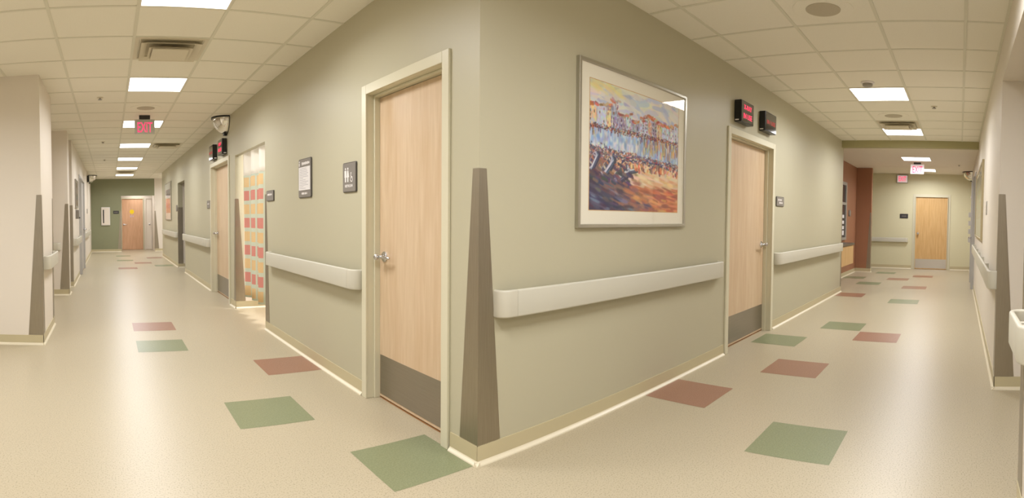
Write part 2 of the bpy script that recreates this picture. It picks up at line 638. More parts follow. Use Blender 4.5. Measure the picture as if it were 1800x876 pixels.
LW = Fr((XL, 0, 0), '-X')      # a = -y
RW = Fr((0, YR, 0), '-Y')      # a = x
WL = Fr((XW, 0, 0), '+X')      # a = y
SR = Fr((0, YS, 0), '+Y')      # a = -x
baseboard('baseboard_center_left', [(LW, -2.306, -YR, 'R'), (LW, -5.70, -3.34), (LW, -7.43, -7.12), (LW, -12.04, -8.9), (LW, -17.2, -13.25),
                                    (Fr((0, 7.12, 0), '-Y'), XL, 3.5), (Fr((0, 13.25, 0), '-Y'), XL + .006, 1.85)],
          'tan vinyl baseboard along the left sage wall')
baseboard('baseboard_center_right', [(RW, XL, 4.492, 'L'), (RW, 5.80, 9.40)], 'tan vinyl baseboard along the right sage wall')
baseboard('baseboard_left', [(Fr((0, 5.3, 0), '-Y'), -3.6, XW, 'R'), (WL, 5.3, 6.36, 'L'), (Fr((0, 8.75, 0), '-Y'), -1.7, XW, 'R'), (WL, 8.75, 9.12, 'L'), (Fr((0, 9.8, 0), '-Y'), -1.4, XW, 'R'), (WL, 9.8, 11.85, 'L'), (WL, 13.65, 19.8)],
          'tan vinyl baseboard along the left cream wall')
baseboard('baseboard_end_left', [(Fr((0, 19.8, 0), '-Y'), XW, .43), (Fr((0, 19.8, 0), '-Y'), 1.66, 2.6)], 'tan baseboard under the green end wall')
baseboard('baseboard_right', [(SR, -10.35, -4.10, 'R'), (SR, -14.74, -11.9), (Fr((4.10, 0, 0), '-X'), -YS, 1.5, 'L'), (SR, -2.42, -1.9)], 'tan vinyl baseboard along the right cream wall')
EW = Fr((14.74, 0, 0), '-X')
baseboard('baseboard_end_right', [(EW, -3.2, -1.30), (EW, -.24, -YS)], 'tan baseboard under the pale end wall')
BW = Fr((0, 2.58, 0), '-Y')
baseboard('baseboard_terracotta', [(BW, 9.4, 13.3), (Fr((13.3, 0, 0), '-X'), -2.58, -2.194), (Fr((0, 2.2, 0), '-Y'), 13.294, 13.42)], 'tan baseboard along the terracotta recess')

# ------------------------------------------------------------------ doors


def door(name, fr, w, h, label, leaf_mat, leaf_c=-.085, fw_=.05, knob_side=-1, kick=.25, style='lever', jamb_mat=None, kick_label=None):
    """fr at the opening's middle on the floor; the steel frame wraps the opening, the leaf sits back in it."""
    r = bpy.data.objects.new(name, None)
    COL.objects.link(r)
    r.location = fr(0, 0, 0)
    struct(r, label)
    jm = jamb_mat or M['frame']
    b = MB()
    hw = w / 2
    back = leaf_c - .045
    for s in (-1, 1):
        aa = sorted((s * (hw - .012), s * (hw + fw_)))
        b.fbox(fr, aa[0], aa[1], 0, h + fw_, 0, .016)
        aa = sorted((s * (hw - .012), s * hw))
        b.fbox(fr, aa[0], aa[1], 0, h, back, 0)
        aa = sorted((s * (hw - .028), s * (hw - .012)))
        b.fbox(fr, aa[0], aa[1], 0, h - .012, back, leaf_c + .04)
    b.fbox(fr, -hw + .012, hw - .012, h - .012, h + fw_, 0, .016)
    b.fbox(fr, -hw + .012, hw - .012, h - .012, h, back, 0)
    b.fbox(fr, -hw + .028, hw - .028, h - .028, h - .012, back, leaf_c + .04)
    b.build('door_frame', jm, r, bevel=.003)
    b = MB()
    lw = hw - .029
    b.fbox(fr, -lw, lw, .012, h - .031, leaf_c - .042, leaf_c)
    b.build('door_leaf', leaf_mat, r, bevel=.001)
    b = MB()
    b.fbox(fr, -hw + .0, hw - .0, 0., .006, back, leaf_c + .0)
    b.build('threshold', M['wood_edge'], r)
    if kick:
        b = MB()
        b.fbox(fr, -lw + .008, lw - .008, .03, .03 + kick, leaf_c, leaf_c + .002)
        o = b.build('kick_plate', M['steel_painted_glare' if style == 'knob' else 'steel_h'], r)
        o['label'] = 'brushed steel kick plate'
    a = knob_side * (lw - .068)
    hb = bpy.data.objects.new('lever_handle', None)
    z = .975
    if style == 'lever':
        b = MB()
        f2 = Fr(fr(a, z, leaf_c), fr.face)
        b.lathe(f2, [(.036, 0), (.036, .007), (.030, .012), (.014, .014), (.0125, .05), (.013, .058)], 20)
        d = -knob_side
        b.tube([f2(0, 0, .052), f2(d * .02, .001, .056), f2(d * .06, .004, .055), f2(d * .105, .0, .047), f2(d * .125, -.002, .038)], [.012, .0125, .0105, .010, .008])
        b.lathe(Fr(fr(a, z + .0, leaf_c + .05), fr.face), [(.006, 0), (.019, .004), (.020, .022), (.012, .03), (.003, .031)], 16)
        bpy.data.objects.remove(hb)
        o = b.build('lever_handle', M['chrome'], r, smooth=True)
    else:
        bpy.data.objects.remove(hb)
        b = MB()
        f2 = Fr(fr(a, z, leaf_c), fr.face)
        b.lathe(f2, [(.034, 0), (.034, .006), (.014, .012), (.013, .03), (.027, .04), (.029, .055), (.02, .066), (.004, .068)], 20)
        o = b.build('door_knob', M['chrome'], r, smooth=True)
    o['label'] = 'chrome handle'
    return r


door('door_1', Fr((XL, 2.8215, 0), '-X'), .91, 2.08, 'maple restroom door with steel kick plate in a cream frame beside the outer corner', M['wood'], knob_side=-1, kick=.27)
door('door_2', Fr((XL, 8.165, 0), '-X'), 1.33, 2.065, 'maple door under two black warning boxes in the left corridor', M['wood'], knob_side=-1, kick=.27)
door('door_3', Fr((5.1425, YR, 0), '-Y'), 1.175, 2.055, 'wide maple door under two black warning boxes in the right corridor', M['wood'], knob_side=1, kick=.27)
door('door_4', Fr((14.74, .773, 0), '-X'), .92, 1.995, 'golden maple door with steel kick plate in the far right end wall', M['wood_gold'], leaf_c=.006, knob_side=-1, kick=.25, style='knob')
d5 = door('door_5', Fr((.893, 20.98, 0), '-Y'), .87, 2.0, 'pinkish maple door with yellow sticker beside the green end wall', M['wood_far'], leaf_c=.012, fw_=.03, knob_side=-1, kick=0)
f5 = Fr((.893, 20.98, 0), '-Y')
b = MB()
b.lathe(Fr(f5(-.02, 1.475, .0125), '-Y'), [(.085, 0), (.085, .0012)], 28)
b.build('round_sticker', M['yellow'], d5)['label'] = 'round yellow sticker'
b = MB()
b.fbox(f5, -.09, -.03, 1.26, 1.33, .0125, .0135)
b.fbox(f5, .0, .05, 1.27, 1.33, .0125, .0135)
b.build('paper_sticker', M['lilac'], d5)
door('door_6', Fr((1.52, 20.98, 0), '-Y'), .27, 2.0, 'narrow white door beside the pinkish maple door', M['white'], leaf_c=.006, fw_=.02, knob_side=1, kick=0, style='knob', jamb_mat=M['white'])
door('door_7', Fr((XL + .20, 12.645, 0), '-X'), 1.18, 2.05, 'dark door set deep in the narrow recess of the left corridor', M['gunmetal'], fw_=.014, knob_side=1, kick=0, jamb_mat=M['gunmetal'])
door('door_8', Fr((XW, 12.75, 0), '+X'), 1.5, 2.15, 'grey steel door flush in the left cream wall', M['grey_door'], leaf_c=.02, fw_=.07, knob_side=1, kick=0, jamb_mat=M['grey_door'])
door('door_9', Fr((11.1, YS, 0), '+Y'), 1.3, 2.2, 'grey steel door flush in the right cream wall', M['grey_door'], leaf_c=.02, fw_=.07, knob_side=-1, kick=0, jamb_mat=M['grey_door'])

# ------------------------------------------------------------------ stainless corner guards


def guard(label, xy, f1, f2, wb=.146, wt=.046, z0=.1, z1=1.488, w2b=None, w2t=None):
    """Two tapered leaves that wrap a wall corner; f1, f2 point from the corner along the two walls, and out of the walls is minus the other."""
    w2b = wb if w2b is None else w2b
    w2t = wt if w2t is None else w2t
    c = Vector((*xy, 0))
    d1, d2 = Vector((*f1, 0)), Vector((*f2, 0))
    t = .003
    o1, o2 = -d2, -d1                      # outward of leaf 1 (lies along d1), of leaf 2
    b = MB()
    Z = Vector((0, 0, 1))

    def leaf(d, o, b_, t_, oo, first):
        q = c + o * t + (oo * t if first else Z * 0)
        k = oo * t if first else Z * 0
        fr_ = [q + Z * z0, c + d * b_ + o * t + Z * z0, c + d * t_ + o * t + Z * z1, q + Z * z1]
        bk = [c + k + Z * z0, c + d * b_ + Z * z0, c + d * t_ + Z * z1, c + k + Z * z1]
        b.raw(fr_ + bk, [(0, 1, 2, 3), (7, 6, 5, 4), (0, 4, 5, 1), (1, 5, 6, 2), (2, 6, 7, 3), (3, 7, 4, 0)])
    leaf(d1, o1, wb, wt, o2, True)
    leaf(d2, o2, w2b, w2t, o1, False)
    return tag(b.build('corner_guard', M['steel']), label, 'corner guard', 'stainless corner guards')


guard('tall tapered steel corner guard on the big outer corner between both sage walls', (XL, YR), (0, 1), (1, 0))
guard('steel corner guard on the near edge of the curtained bay, crossed by the handrail', (XL, 5.70), (0, -1), (1, 0))
guard('tapered steel corner guard between the curtain and the left corridor wood door', (XL, 7.12), (0, 1), (1, 0), wb=.1, wt=.03, w2b=.135, w2t=.045)
guard('dark steel corner guard lining the narrow door recess beside the far picture', (XL, 13.25), (0, 1), (1, 0), wb=.05, wt=.05, w2b=.125, w2t=.12)
guard('steel corner guard on the nearest cream block of the left corridor', (XW, 5.30), (0, 1), (-1, 0))
guard('thin edge of steel guard on the far end of the nearest left cream block', (XW, 6.36), (0, -1), (-1, 0))
guard('steel corner guard on the second cream block of the left corridor', (XW, 8.75), (0, 1), (-1, 0))
guard('dark steel corner guard just behind the second cream block on the left', (XW, 9.80), (0, 1), (-1, 0), wb=.13, wt=.075)
guard('steel corner guard on the green end wall beside the pinkish door', (.43, 19.8), (-1, 0), (0, 1), wb=.13, wt=.03)
guard('steel corner guard on the cream column right of the green end wall', (1.66, 19.8), (1, 0), (0, 1), wb=.15, wt=.035)
guard('steel corner guard at the far end of the right sage wall', (9.40, YR), (-1, 0), (0, 1), wb=.06, wt=.02)
guard('steel corner guard on the terracotta pier', (13.30, 2.20), (1, 0), (0, 1), wb=.1, wt=.03)
guard('wide steel corner guard facing the viewer at the right cream alcove', (4.10, YS), (1, 0), (0, -1))
guard('steel corner guard on the nearest right cream block at the picture edge', (2.42, YS), (-1, 0), (0, -1))

# ------------------------------------------------------------------ handrails


def handrail(label, fr, a0, a1, caps=(True, True), zc=.806, h=.142, out=.062, th=.024):
    """Bumper rail: a sweep in plan that returns to the wall at both ends."""
    r = thing('handrail', label, 'handrail', fr((a0 + a1) / 2, 0, 0), 'wall handrails')
    R = .05
    capl = .105

    def section():
        pts = []
        for cx, cz, t0 in ((th / 2 - .010, -h / 2 + .010, -90), (th / 2 - .010, h / 2 - .010, 0), (-th / 2 + .010, h / 2 - .010, 90), (-th / 2 + .010, -h / 2 + .010, 180)):
            for i in range(4):
                t = math.radians(t0 + 30 * i)
                pts.append((cx + .010 * math.cos(t), cz + .010 * math.sin(t)))
        return pts
    sec = section()

    def sweep(path, name, mt):
        b = MB()
        n = len(sec)
        vs, fs = [], []
        for i, p in enumerate(path):
            p0, p1 = Vector(path[max(i - 1, 0)]), Vector(path[min(i + 1, len(path) - 1)])
            d = (p1 - p0).normalized()
            nn = Vector((-d.y, d.x))
            for k, z in sec:
                q = Vector(p) + nn * k
                vs.append(fr(q.x, zc + z, q.y))
        for i in range(len(path) - 1):
            for k in range(n):
                j = (k + 1) % n
                fs.append((i * n + k, i * n + j, (i + 1) * n + j, (i + 1) * n + k))
        fs.append(tuple(range(n - 1, -1, -1)))
        fs.append(tuple(range((len(path) - 1) * n, len(path) * n)))
        b.raw(vs, fs)
        return b.build(name, mt, r, smooth=True)
    s0 = a0 + (capl if caps[0] else 0)
    s1 = a1 - (capl if caps[1] else 0)
    sweep([(s0, out), (s0 + .01, out), (s1 - .01, out), (s1, out)], 'rail', M['rail'])

    def cap(e, sgn):
        path = [(e + sgn * th / 2, .0), (e + sgn * th / 2, out - R)]
        for i in range(1, 9):
            t = math.radians(180 - 90 * i / 8)
            path.append((e + sgn * (th / 2 + R + R * math.cos(t)), out - R + R * math.sin(t)))
        path.append((e + sgn * (capl - .0012), out))
        if sgn < 0:
            path = path[::-1]
        o = sweep(path, 'end_cap', M['cap'])
        o['label'] = 'rounded end cap of the rail'
    if caps[0]:
        cap(a0, 1)
    if caps[1]:
        cap(a1, -1)
    nb = max(2, int((s1 - s0) / .9) + 1)
    for i in range(nb):
        a = s0 + .08 + (s1 - s0 - .16) * i / (nb - 1)
        b = MB()
        b.fbox(fr, a - .02, a + .02, zc - .045, zc + .045, 0, out - th / 2 + .001)
        b.build('bracket', M['cap'], r)
    return r


handrail('long cream handrail on the right sage wall under the harbour picture', RW, 1.785, 4.36)
handrail('cream handrail on the sage wall between the restroom door and the curtained bay', LW, -5.50, -3.345)
handrail('cream handrail on the right sage wall beyond the wide maple door', RW, 5.83, 9.24)
handrail('cream handrail between the left corridor wood door and the narrow recess', LW, -12.0, -8.92)
handrail('far cream handrail under the framed picture in the left corridor', LW, -16.7, -13.32)
handrail('short cream handrail on the nearest cream block in the left corridor', WL, 5.40, 6.30)
handrail('short cream handrail on the face of the second cream block', Fr((0, 8.75, 0), '-Y'), -1.35, -.795, zc=.795, h=.12)
handrail('cream handrail on the left wall behind the second cream block', WL, 10.0, 11.7)
handrail('farthest cream handrail on the left wall past the grey door', WL, 13.9, 17.5)
handrail('pale handrail on the far right end wall beside the golden door', EW, -3.1, -1.40, zc=.785, h=.12)
handrail('cream handrail along the right cream wall under the large frame', SR, -9.6, -4.115, zc=.83)
handrail('near cream handrail cut by the right picture edge', SR, -2.36, -1.92, caps=(True, True), zc=.815)

# ------------------------------------------------------------------ wall signs


def sign(label, fr, w, h, mats=('sign', 'sign_edge'), r=.012, th=.012, inset=.006):
    t = thing('wall_sign', label, 'sign', fr(0, -h / 2, 0))
    b = MB()
    b.prism(fr, rrect(-w / 2, w / 2, -h / 2, h / 2, r), 0, th, 0, bev=.003)
    b.build('sign_back', M[mats[1]], t)
    b = MB()
    b.prism(fr, rrect(-w / 2 + inset, w / 2 - inset, -h / 2 + inset, h / 2 - inset, r * .7), th, th + .0015)
    b.build('sign_face', M[mats[0]], t)
    return t




def faint_line(fr, a, b_, c_, w, h, parent, mt='letter', seed=1):
    """A row of lettering too small to read: short raised dabs."""
    rn = random.Random(seed)
    mb = MB()
    x = a - w / 2
    while x < a + w / 2 - h * .3:
        k = h * (.35 + .35 * rn.random())
        hh = h * (.32 + .18 * rn.random())
        mb.fbox(fr, x, x + k, b_ - hh, b_ + hh, c_, c_ + .0008)
        x += k + h * (.14 if rn.random() < .8 else .5)
    return mb.build('lettering', M[mt], parent)


# restroom sign
f = Fr((XL, 3.533, 1.529), '-X')
t = sign('taupe restroom sign with figures and wheelchair symbol left of the near door', f, .222, .216)
c = .0136
b = MB()
for px_, dress in ((-.058, False), (-.018, True)):
    b.prism(f, [(px_ + .0085 * math.cos(k * .5236), .062 + .0085 * math.sin(k * .5236)) for k in range(12)], c, c + .001)
    if dress:
        b.prism(f, [(px_ - .008, .05), (px_ + .008, .05), (px_ + .021, -.0), (px_ + .008, -.0), (px_ + .008, -.034), (px_ - .008, -.034), (px_ - .008, -.0), (px_ - .021, -.0)], c, c + .001)
    else:
        b.prism(f, [(px_ - .016, .05), (px_ + .016, .05), (px_ + .016, .0), (px_ + .009, .0), (px_ + .009, -.034), (px_ - .009, -.034), (px_ - .009, .0), (px_ - .016, .0)], c, c + .001)
b.build('restroom_figures', M['letter'], t)
b = MB()
wx = .042
b.prism(f, [(wx - .008 + .0065 * math.cos(k * .5236), .028 + .0065 * math.sin(k * .5236)) for k in range(12)], c, c + .001)
ring = [(wx + .001 + .02 * math.cos(math.radians(k)), -.017 + .018 * math.sin(math.radians(k))) for k in range(120, 361, 15)]
ring += [(wx + .001 + .0145 * math.cos(math.radians(k)), -.017 + .0125 * math.sin(math.radians(k))) for k in range(360, 119, -15)]
for i in range(16):
    b.prism(f, [ring[i], ring[i + 1], ring[32 - i], ring[33 - i]], c, c + .001)
b.prism(f, [(wx - .012, .02), (wx - .005, .02), (wx - .004, .004), (wx + .012, .004), (wx + .02, -.026), (wx + .014, -.028), (wx + .008, -.004), (wx - .011, -.004)], c, c + .001)
b.build('wheelchair_symbol', M['letter'], t)
text('lettering', 'RESTROOM', f, -.004, -.063, c, .026, M['letter'], t, width=.125, bold=.0006)

# directory plaque
f = Fr((XL, 4.443, 1.583), '-X')
t = sign('tall taupe notice holder with white sheet on the left sage wall', f, .31, .343, r=.016)
b = MB()
b.fbox(f, -.138, .138, -.105, .098, c, c + .0015)
pp = b.build('paper_sheet', M['paper'], t)
b = MB()
rnd = random.Random(5)
for i in range(13):
    zz = .085 - i * .0145
    wl = .08 + rnd.random() * .14
    b.fbox(f, -.115, -.115 + wl, zz - .0018, zz + .0018, c + .0015, c + .0018)
b.build('printed_lines', M['ink'], pp)
b = MB()
b.prism(f, [(-.125 + .009 * math.cos(k * .5236), .147 + .009 * math.sin(k * .5236)) for k in range(12)], c, c + .001)
b.prism(f, [(-.137, .134), (-.113, .134), (-.117, .108), (-.133, .108)], c, c + .001)
b.build('person_symbol', M['letter'], t)
faint_line(f, .03, .128, c, .19, .026, t, seed=2)
faint_line(f, 0, -.134, c, .14, .02, t, seed=3)

# small room signs
t = sign('small taupe room sign on the left sage wall beside the curtained bay', Fr((XL, 5.485, 1.467), '-X'), .255, .112)
faint_line(Fr((XL, 5.485, 1.467), '-X'), 0, .012, c, .17, .024, t, seed=4)
t = sign('small taupe room sign right of the X-ray door on the right sage wall', Fr((5.99, YR, 1.468), '-Y'), .27, .112)
faint_line(Fr((5.99, YR, 1.468), '-Y'), -.02, .018, c, .13, .024, t, seed=5)
faint_line(Fr((5.99, YR, 1.468), '-Y'), .02, -.016, c, .13, .022, t, seed=6)
t = sign('small taupe room sign left of the wood door in the left corridor', Fr((XL, 9.06, 1.457), '-X'), .27, .135)
faint_line(Fr((XL, 9.06, 1.457), '-X'), 0, .01, c, .15, .024, t, seed=7)
sign('tiny grey sign beside the narrow recess and far picture', Fr((XL, 13.46, 1.47), '-X'), .2, .15)
t = sign('small charcoal sign on the green end wall', Fr((.245, 19.8, 1.45), '-Y'), .21, .11, ('sign_dark', 'black'))
faint_line(Fr((.245, 19.8, 1.45), '-Y'), 0, 0, c, .14, .03, t, 'sign', 8)
t = sign('small charcoal sign left of the golden door on the end wall', Fr((14.74, 1.53, 1.44), '-X'), .225, .12, ('sign_dark', 'black'))
faint_line(Fr((14.74, 1.53, 1.44), '-X'), 0, 0, c, .12, .03, t, 'sign', 9)

# ------------------------------------------------------------------ black warning light boxes


def warn_box(label, fr, w, h, lines, lit, d=.072):
    t = thing('warning_light', label, 'warning light', fr(0, -h / 2, 0), 'in-use warning boxes')
    b = MB()
    b.fbox(fr, -w / 2, w / 2, -h / 2, h / 2, 0.004, d)
    b.build('housing', M['black'], t, bevel=.004)
    b = MB()
    b.fbox(fr, -w / 2 + .02, w / 2 - .02, -h / 2 + .02, h / 2 - .02, 0, .006)
    b.build('back_plate', M['black'], t)
    b = MB()
    b.fbox(fr, -w / 2 + .008, w / 2 - .008, -h / 2 + .008, h / 2 - .008, d, d + .003)
    b.build('lens', M['lens'], t)
    for s, z, hh, ww in lines:
        text('lettering', s, fr, 0, z, d + .0036, hh, M['red_lit'] if lit else M['red_dim'], t, width=ww, bold=.0003 if lit else .0004)
    b = MB()
    sd = 1 if fr.face == '-X' else -1
    aa = sorted((sd * w / 2, sd * (w / 2 + .001)))
    b.fbox(fr, aa[0], aa[1], -h / 2 + .012, -h / 2 + .024, .012, .05)
    b.build('maker_label', M['letter'], t)
    return t


two = [('X-RAY', .042, .066, .19), ('IN USE', -.042, .07, .205)]
one = [('IN USE', -.005, .06, .25)]
warn_box('lit black X-RAY IN USE box over the door in the right corridor', Fr((4.80, YR, 2.268), '-Y'), .31, .205, two, True)
warn_box('unlit black warning box right of the lit one in the right corridor', Fr((5.452, YR, 2.285), '-Y'), .335, .205, one, False)
warn_box('lit black warning box nearer the curtain over the left corridor door', Fr((XL, 7.765, 2.262), '-X'), .305, .225, two, True)
warn_box('unlit black warning box left of the lit one in the left corridor', Fr((XL, 8.465, 2.262), '-X'), .31, .23, one, False)

# ------------------------------------------------------------------ exit signs


def exit_sign(label, fr, w, h, hang, plate='exit_plate', glow='red_sign', double=True, wall=False):
    """fr at the centre of the plate, facing the viewer; hang = distance from plate top to the ceiling."""
    t = thing('exit_sign', label, 'exit sign', fr(0, h / 2 + hang, 0) if not wall else fr(0, -h / 2, 0))
    if wall:
        b = MB()
        b.fbox(fr, -w / 2 - .014, w / 2 + .014, -h / 2 - .014, h / 2 + .014, 0, .045)
        b.build('housing', M['toner'], t, bevel=.004)
        b = MB()
        b.fbox(fr, -w / 2, w / 2, -h / 2, h / 2, .045, .05)
        b.build('sign_face', M[plate], t)
        cc = .0505
    else:
        b = MB()
        b.fbox(fr, -w * .27, w * .27, h / 2 + .0, h / 2 + hang, -.03, .03)
        b.build('canopy', M['gunmetal'], t, bevel=.003)
        b = MB()
        b.fbox(fr, -w / 2, w / 2, -h / 2, h / 2, -.006, .006)
        b.build('sign_face', M[plate], t)
        cc = .0065
    text('lettering', 'EXIT', fr, 0, -.006 if not double else -.016, cc, h * .98, M[glow], t, width=w * .74, bold=.0018)
    if not wall:
        bk = Fr(fr.o, {'-X': '+X', '-Y': '+Y'}[fr.face])
        text('lettering', 'EXIT', bk, 0, -.016, cc, h * .98, M[glow], t, width=w * .74, bold=.0018)
    return t


exit_sign('hanging red EXIT sign over the left corridor', Fr((.508, 7.55, 2.512), '-Y'), .28, .2, CZ - 2.612)
exit_sign('hanging EXIT sign under the lowered ceiling of the right corridor', Fr((12.0, .973, 2.452), '-X'), .3, .21, 2.6 - 2.557, 'exit_white')
exit_sign('wall mounted EXIT sign high on the pale end wall', Fr((14.74, 1.594, 2.452), '-X'), .275, .19, 0, 'exit_white', 'red_sign', False, True)

# ------------------------------------------------------------------ ceiling lights, vents, speakers, sprinklers


class FrC:
    """Frame on the ceiling: a = x, b = y, c = down."""

    def __init__(s, o):
        s.o = Vector(o)

    def __call__(s, a, b, c=0.):
        return s.o + Vector((a, b, -c))


def ceiling_light(label, x, y, z=CZ, group='ceiling troffer lights', w=.585, power=1.):
    fr = FrC((x, y, z))
    t = thing('ceiling_light', label, 'ceiling light', (x, y, z), group)
    b = MB()
    h = w / 2
    for a0, a1, b0, b1 in ((-h - .008, h + .008, h - .004, h + .008), (-h - .008, h + .008, -h - .008, -h + .004), (-h - .008, -h + .004, -h + .004, h - .004), (h - .004, h + .008, -h + .004, h - .004)):
        b.box(x + a0, x + a1, y + b0, y + b1, z - .007, z)
    b.build('light_frame', M['lightframe'], t)
    b = MB()
    b.box(x - h + .004, x + h - .004, y - h + .004, y + h - .004, z - .005, z - .0005)
    b.build('diffuser', M['diffuser'], t)
    ld = bpy.data.lights.new('lamp', 'AREA')
    ld.shape = 'SQUARE'
    ld.size = w - .02
    ld.energy = LAMP_W * power * (w / .585) ** 2
    ld.color = PANEL_COL
    ld.spread = LAMP_SPREAD
    lo = bpy.data.objects.new('lamp', ld)
    COL.objects.link(lo)
    lo.parent = t
    lo.location = (0, 0, -.0075)
    return t


names = ['nearest square light of the left corridor, cut by the top edge', 'second square light of the left corridor, in front of the exit sign', 'third square light, partly behind the left exit sign',
         'fourth square light of the left corridor', 'fifth square light of the left corridor', 'sixth square light of the left corridor', 'farthest square light by the green end wall']
for k, n in enumerate(names):
    ceiling_light('bright ' + n, .52, 3.345 + .0 + 2.4384 * k)
ceiling_light('bright nearest square light in the right corridor ceiling', 5.925, .91, power=1.25)
ceiling_light('bright square light behind the vent in the right corridor', 8.37, .91, power=1.1)
ceiling_light('bright square light before the exit sign in the lowered ceiling', 11.32, .94, 2.6)
ceiling_light('bright square light half hidden by the hanging exit sign at the far right', 13.68, .94, 2.6)
for x, y in ((.52, .91), (2.3, .3), (.52, -1.53), (-1.9, .91), (-1.9, 3.345)):  # unseen lights added to brighten the crossing and the walls near it
    ceiling_light('unseen square ceiling light added over the crossing by the viewpoint', x, y, CZ, 'added crossing lights')
ceiling_light('square ceiling light inside the curtained bay', 2.75, 6.4, power=1.6)
ceiling_light('unseen square ceiling light added in the far side passage', 2.5, 18.5, power=.7)  # out of view, added to light the passage
ceiling_light('unseen square ceiling light added in the door alcove', 1.05, 20.45, 2.30, w=.4, power=.5)  # hidden lamp added to brighten the alcove


def vent(label, x, y, w=.56):
    t = thing('ceiling_vent', label, 'vent', (x, y, CZ), 'square ceiling diffusers')
    z = CZ
    b = MB()

    def sq(h, zz):
        return [(x - h, y - h, zz), (x + h, y - h, zz), (x + h, y + h, zz), (x - h, y + h, zz)]

    def band(b, h0, z0, h1, z1, th=.003):
        v = sq(h0, z0) + sq(h1, z1) + sq(h0, z0 + th) + sq(h1, z1 + th)
        fs = []
        for i in range(4):
            j = (i + 1) % 4
            fs += [(i, j, 4 + j, 4 + i), (8 + i, 8 + j, 12 + j, 12 + i), (i, j, 8 + j, 8 + i), (4 + i, 4 + j, 12 + j, 12 + i)]
        b.raw(v, fs)
    h = w / 2
    band(b, h + .014, z - .006, h - .02, z - .006, .005)
    b.build('vent_frame', M['vent'], t)
    b = MB()
    b.box(x - h + .03, x + h - .03, y - h + .03, y + h - .03, z - .0045, z - .0005)
    b.build('vent_throat', M['ventdark'], t)
    b = MB()
    band(b, h - .034, z - .034, h - .085, z - .010)
    b.build('cone_ring', M['vent'], t)
    b = MB()
    band(b, h - .10, z - .05, h - .15, z - .022)
    b.box(x - h + .13, x + h - .13, y - h + .13, y + h - .13, z - .052, z - .044)
    b.build('center_panel', M['vent'], t)
    return t


vent('large square air diffuser near the top of the left corridor ceiling', .52, 4.565)
vent('square air diffuser offset to the right beyond the left exit sign', 1.13, 10.6)
vent('far square air diffuser before the last left corridor light', .52, 16.75)
vent('square air diffuser just before the second right corridor light', 7.76, .91)


def speaker(label, x, y):
    t = thing('ceiling_speaker', label, 'speaker', (x, y, CZ))
    fr = FrC((x, y, CZ))
    b = MB()
    b.lathe(fr, [(.205, 0), (.205, .003), (.19, .0065), (.118, .004), (.118, 0)], 40)
    b.build('speaker_ring', M['ceiling'], t, smooth=True)
    b = MB()
    b.lathe(fr, [(.117, .0), (.117, .006), (.06, .009), (.002, .01)], 36)
    b.build('speaker_grille', M['speaker'], t, smooth=True)


speaker('round ceiling speaker near the top edge over the right corridor', 3.52, .94)
speaker('round ceiling speaker before the right corridor vent', 7.12, .91)
speaker('round ceiling speaker just before the left exit sign', .49, 7.02)


def sprinkler(label, x, y, z=CZ):
    t = thing('sprinkler', label, 'sprinkler', (x, y, z))
    fr = FrC((x, y, z))
    b = MB()
    b.lathe(fr, [(.04, 0), (.04, .004), (.028, .008)], 20)
    b.build('escutcheon', M['vent'], t, smooth=True)
    b = MB()
    b.lathe(fr, [(.012, .008), (.012, .022), (.026, .024), (.026, .028)], 14)
    b.build('sprinkler_head', M['toner'], t, smooth=True)


sprinkler('small sprinkler head beside the second left corridor light', -.09, 6.4)
sprinkler('small sprinkler head left of the fourth left corridor light', -.1, 10.1)
sprinkler('small sprinkler head left of the fifth left corridor light', -.1, 13.2)
sprinkler('small sprinkler head right of the nearest right corridor light', 6.54, .346)
sprinkler('small sprinkler head in the lowered ceiling near the convex mirror', 12.3, .05, 2.6)

t = thing('smoke_detector', 'round smoke detector before the nearest right corridor light', 'smoke detector', (5.42, .965, CZ))
b = MB()
b.lathe(FrC((5.42, .965, CZ)), [(.07, 0), (.07, .012), (.062, .016)], 28)
b.build('detector_base', M['letter'], t, smooth=True)
b = MB()
b.lathe(FrC((5.42, .965, CZ)), [(.052, .016), (.05, .038), (.036, .046), (.004, .047)], 28)
b.build('detector_head', M['toner'], t, smooth=True)

# ------------------------------------------------------------------ convex mirrors (quarter domes)


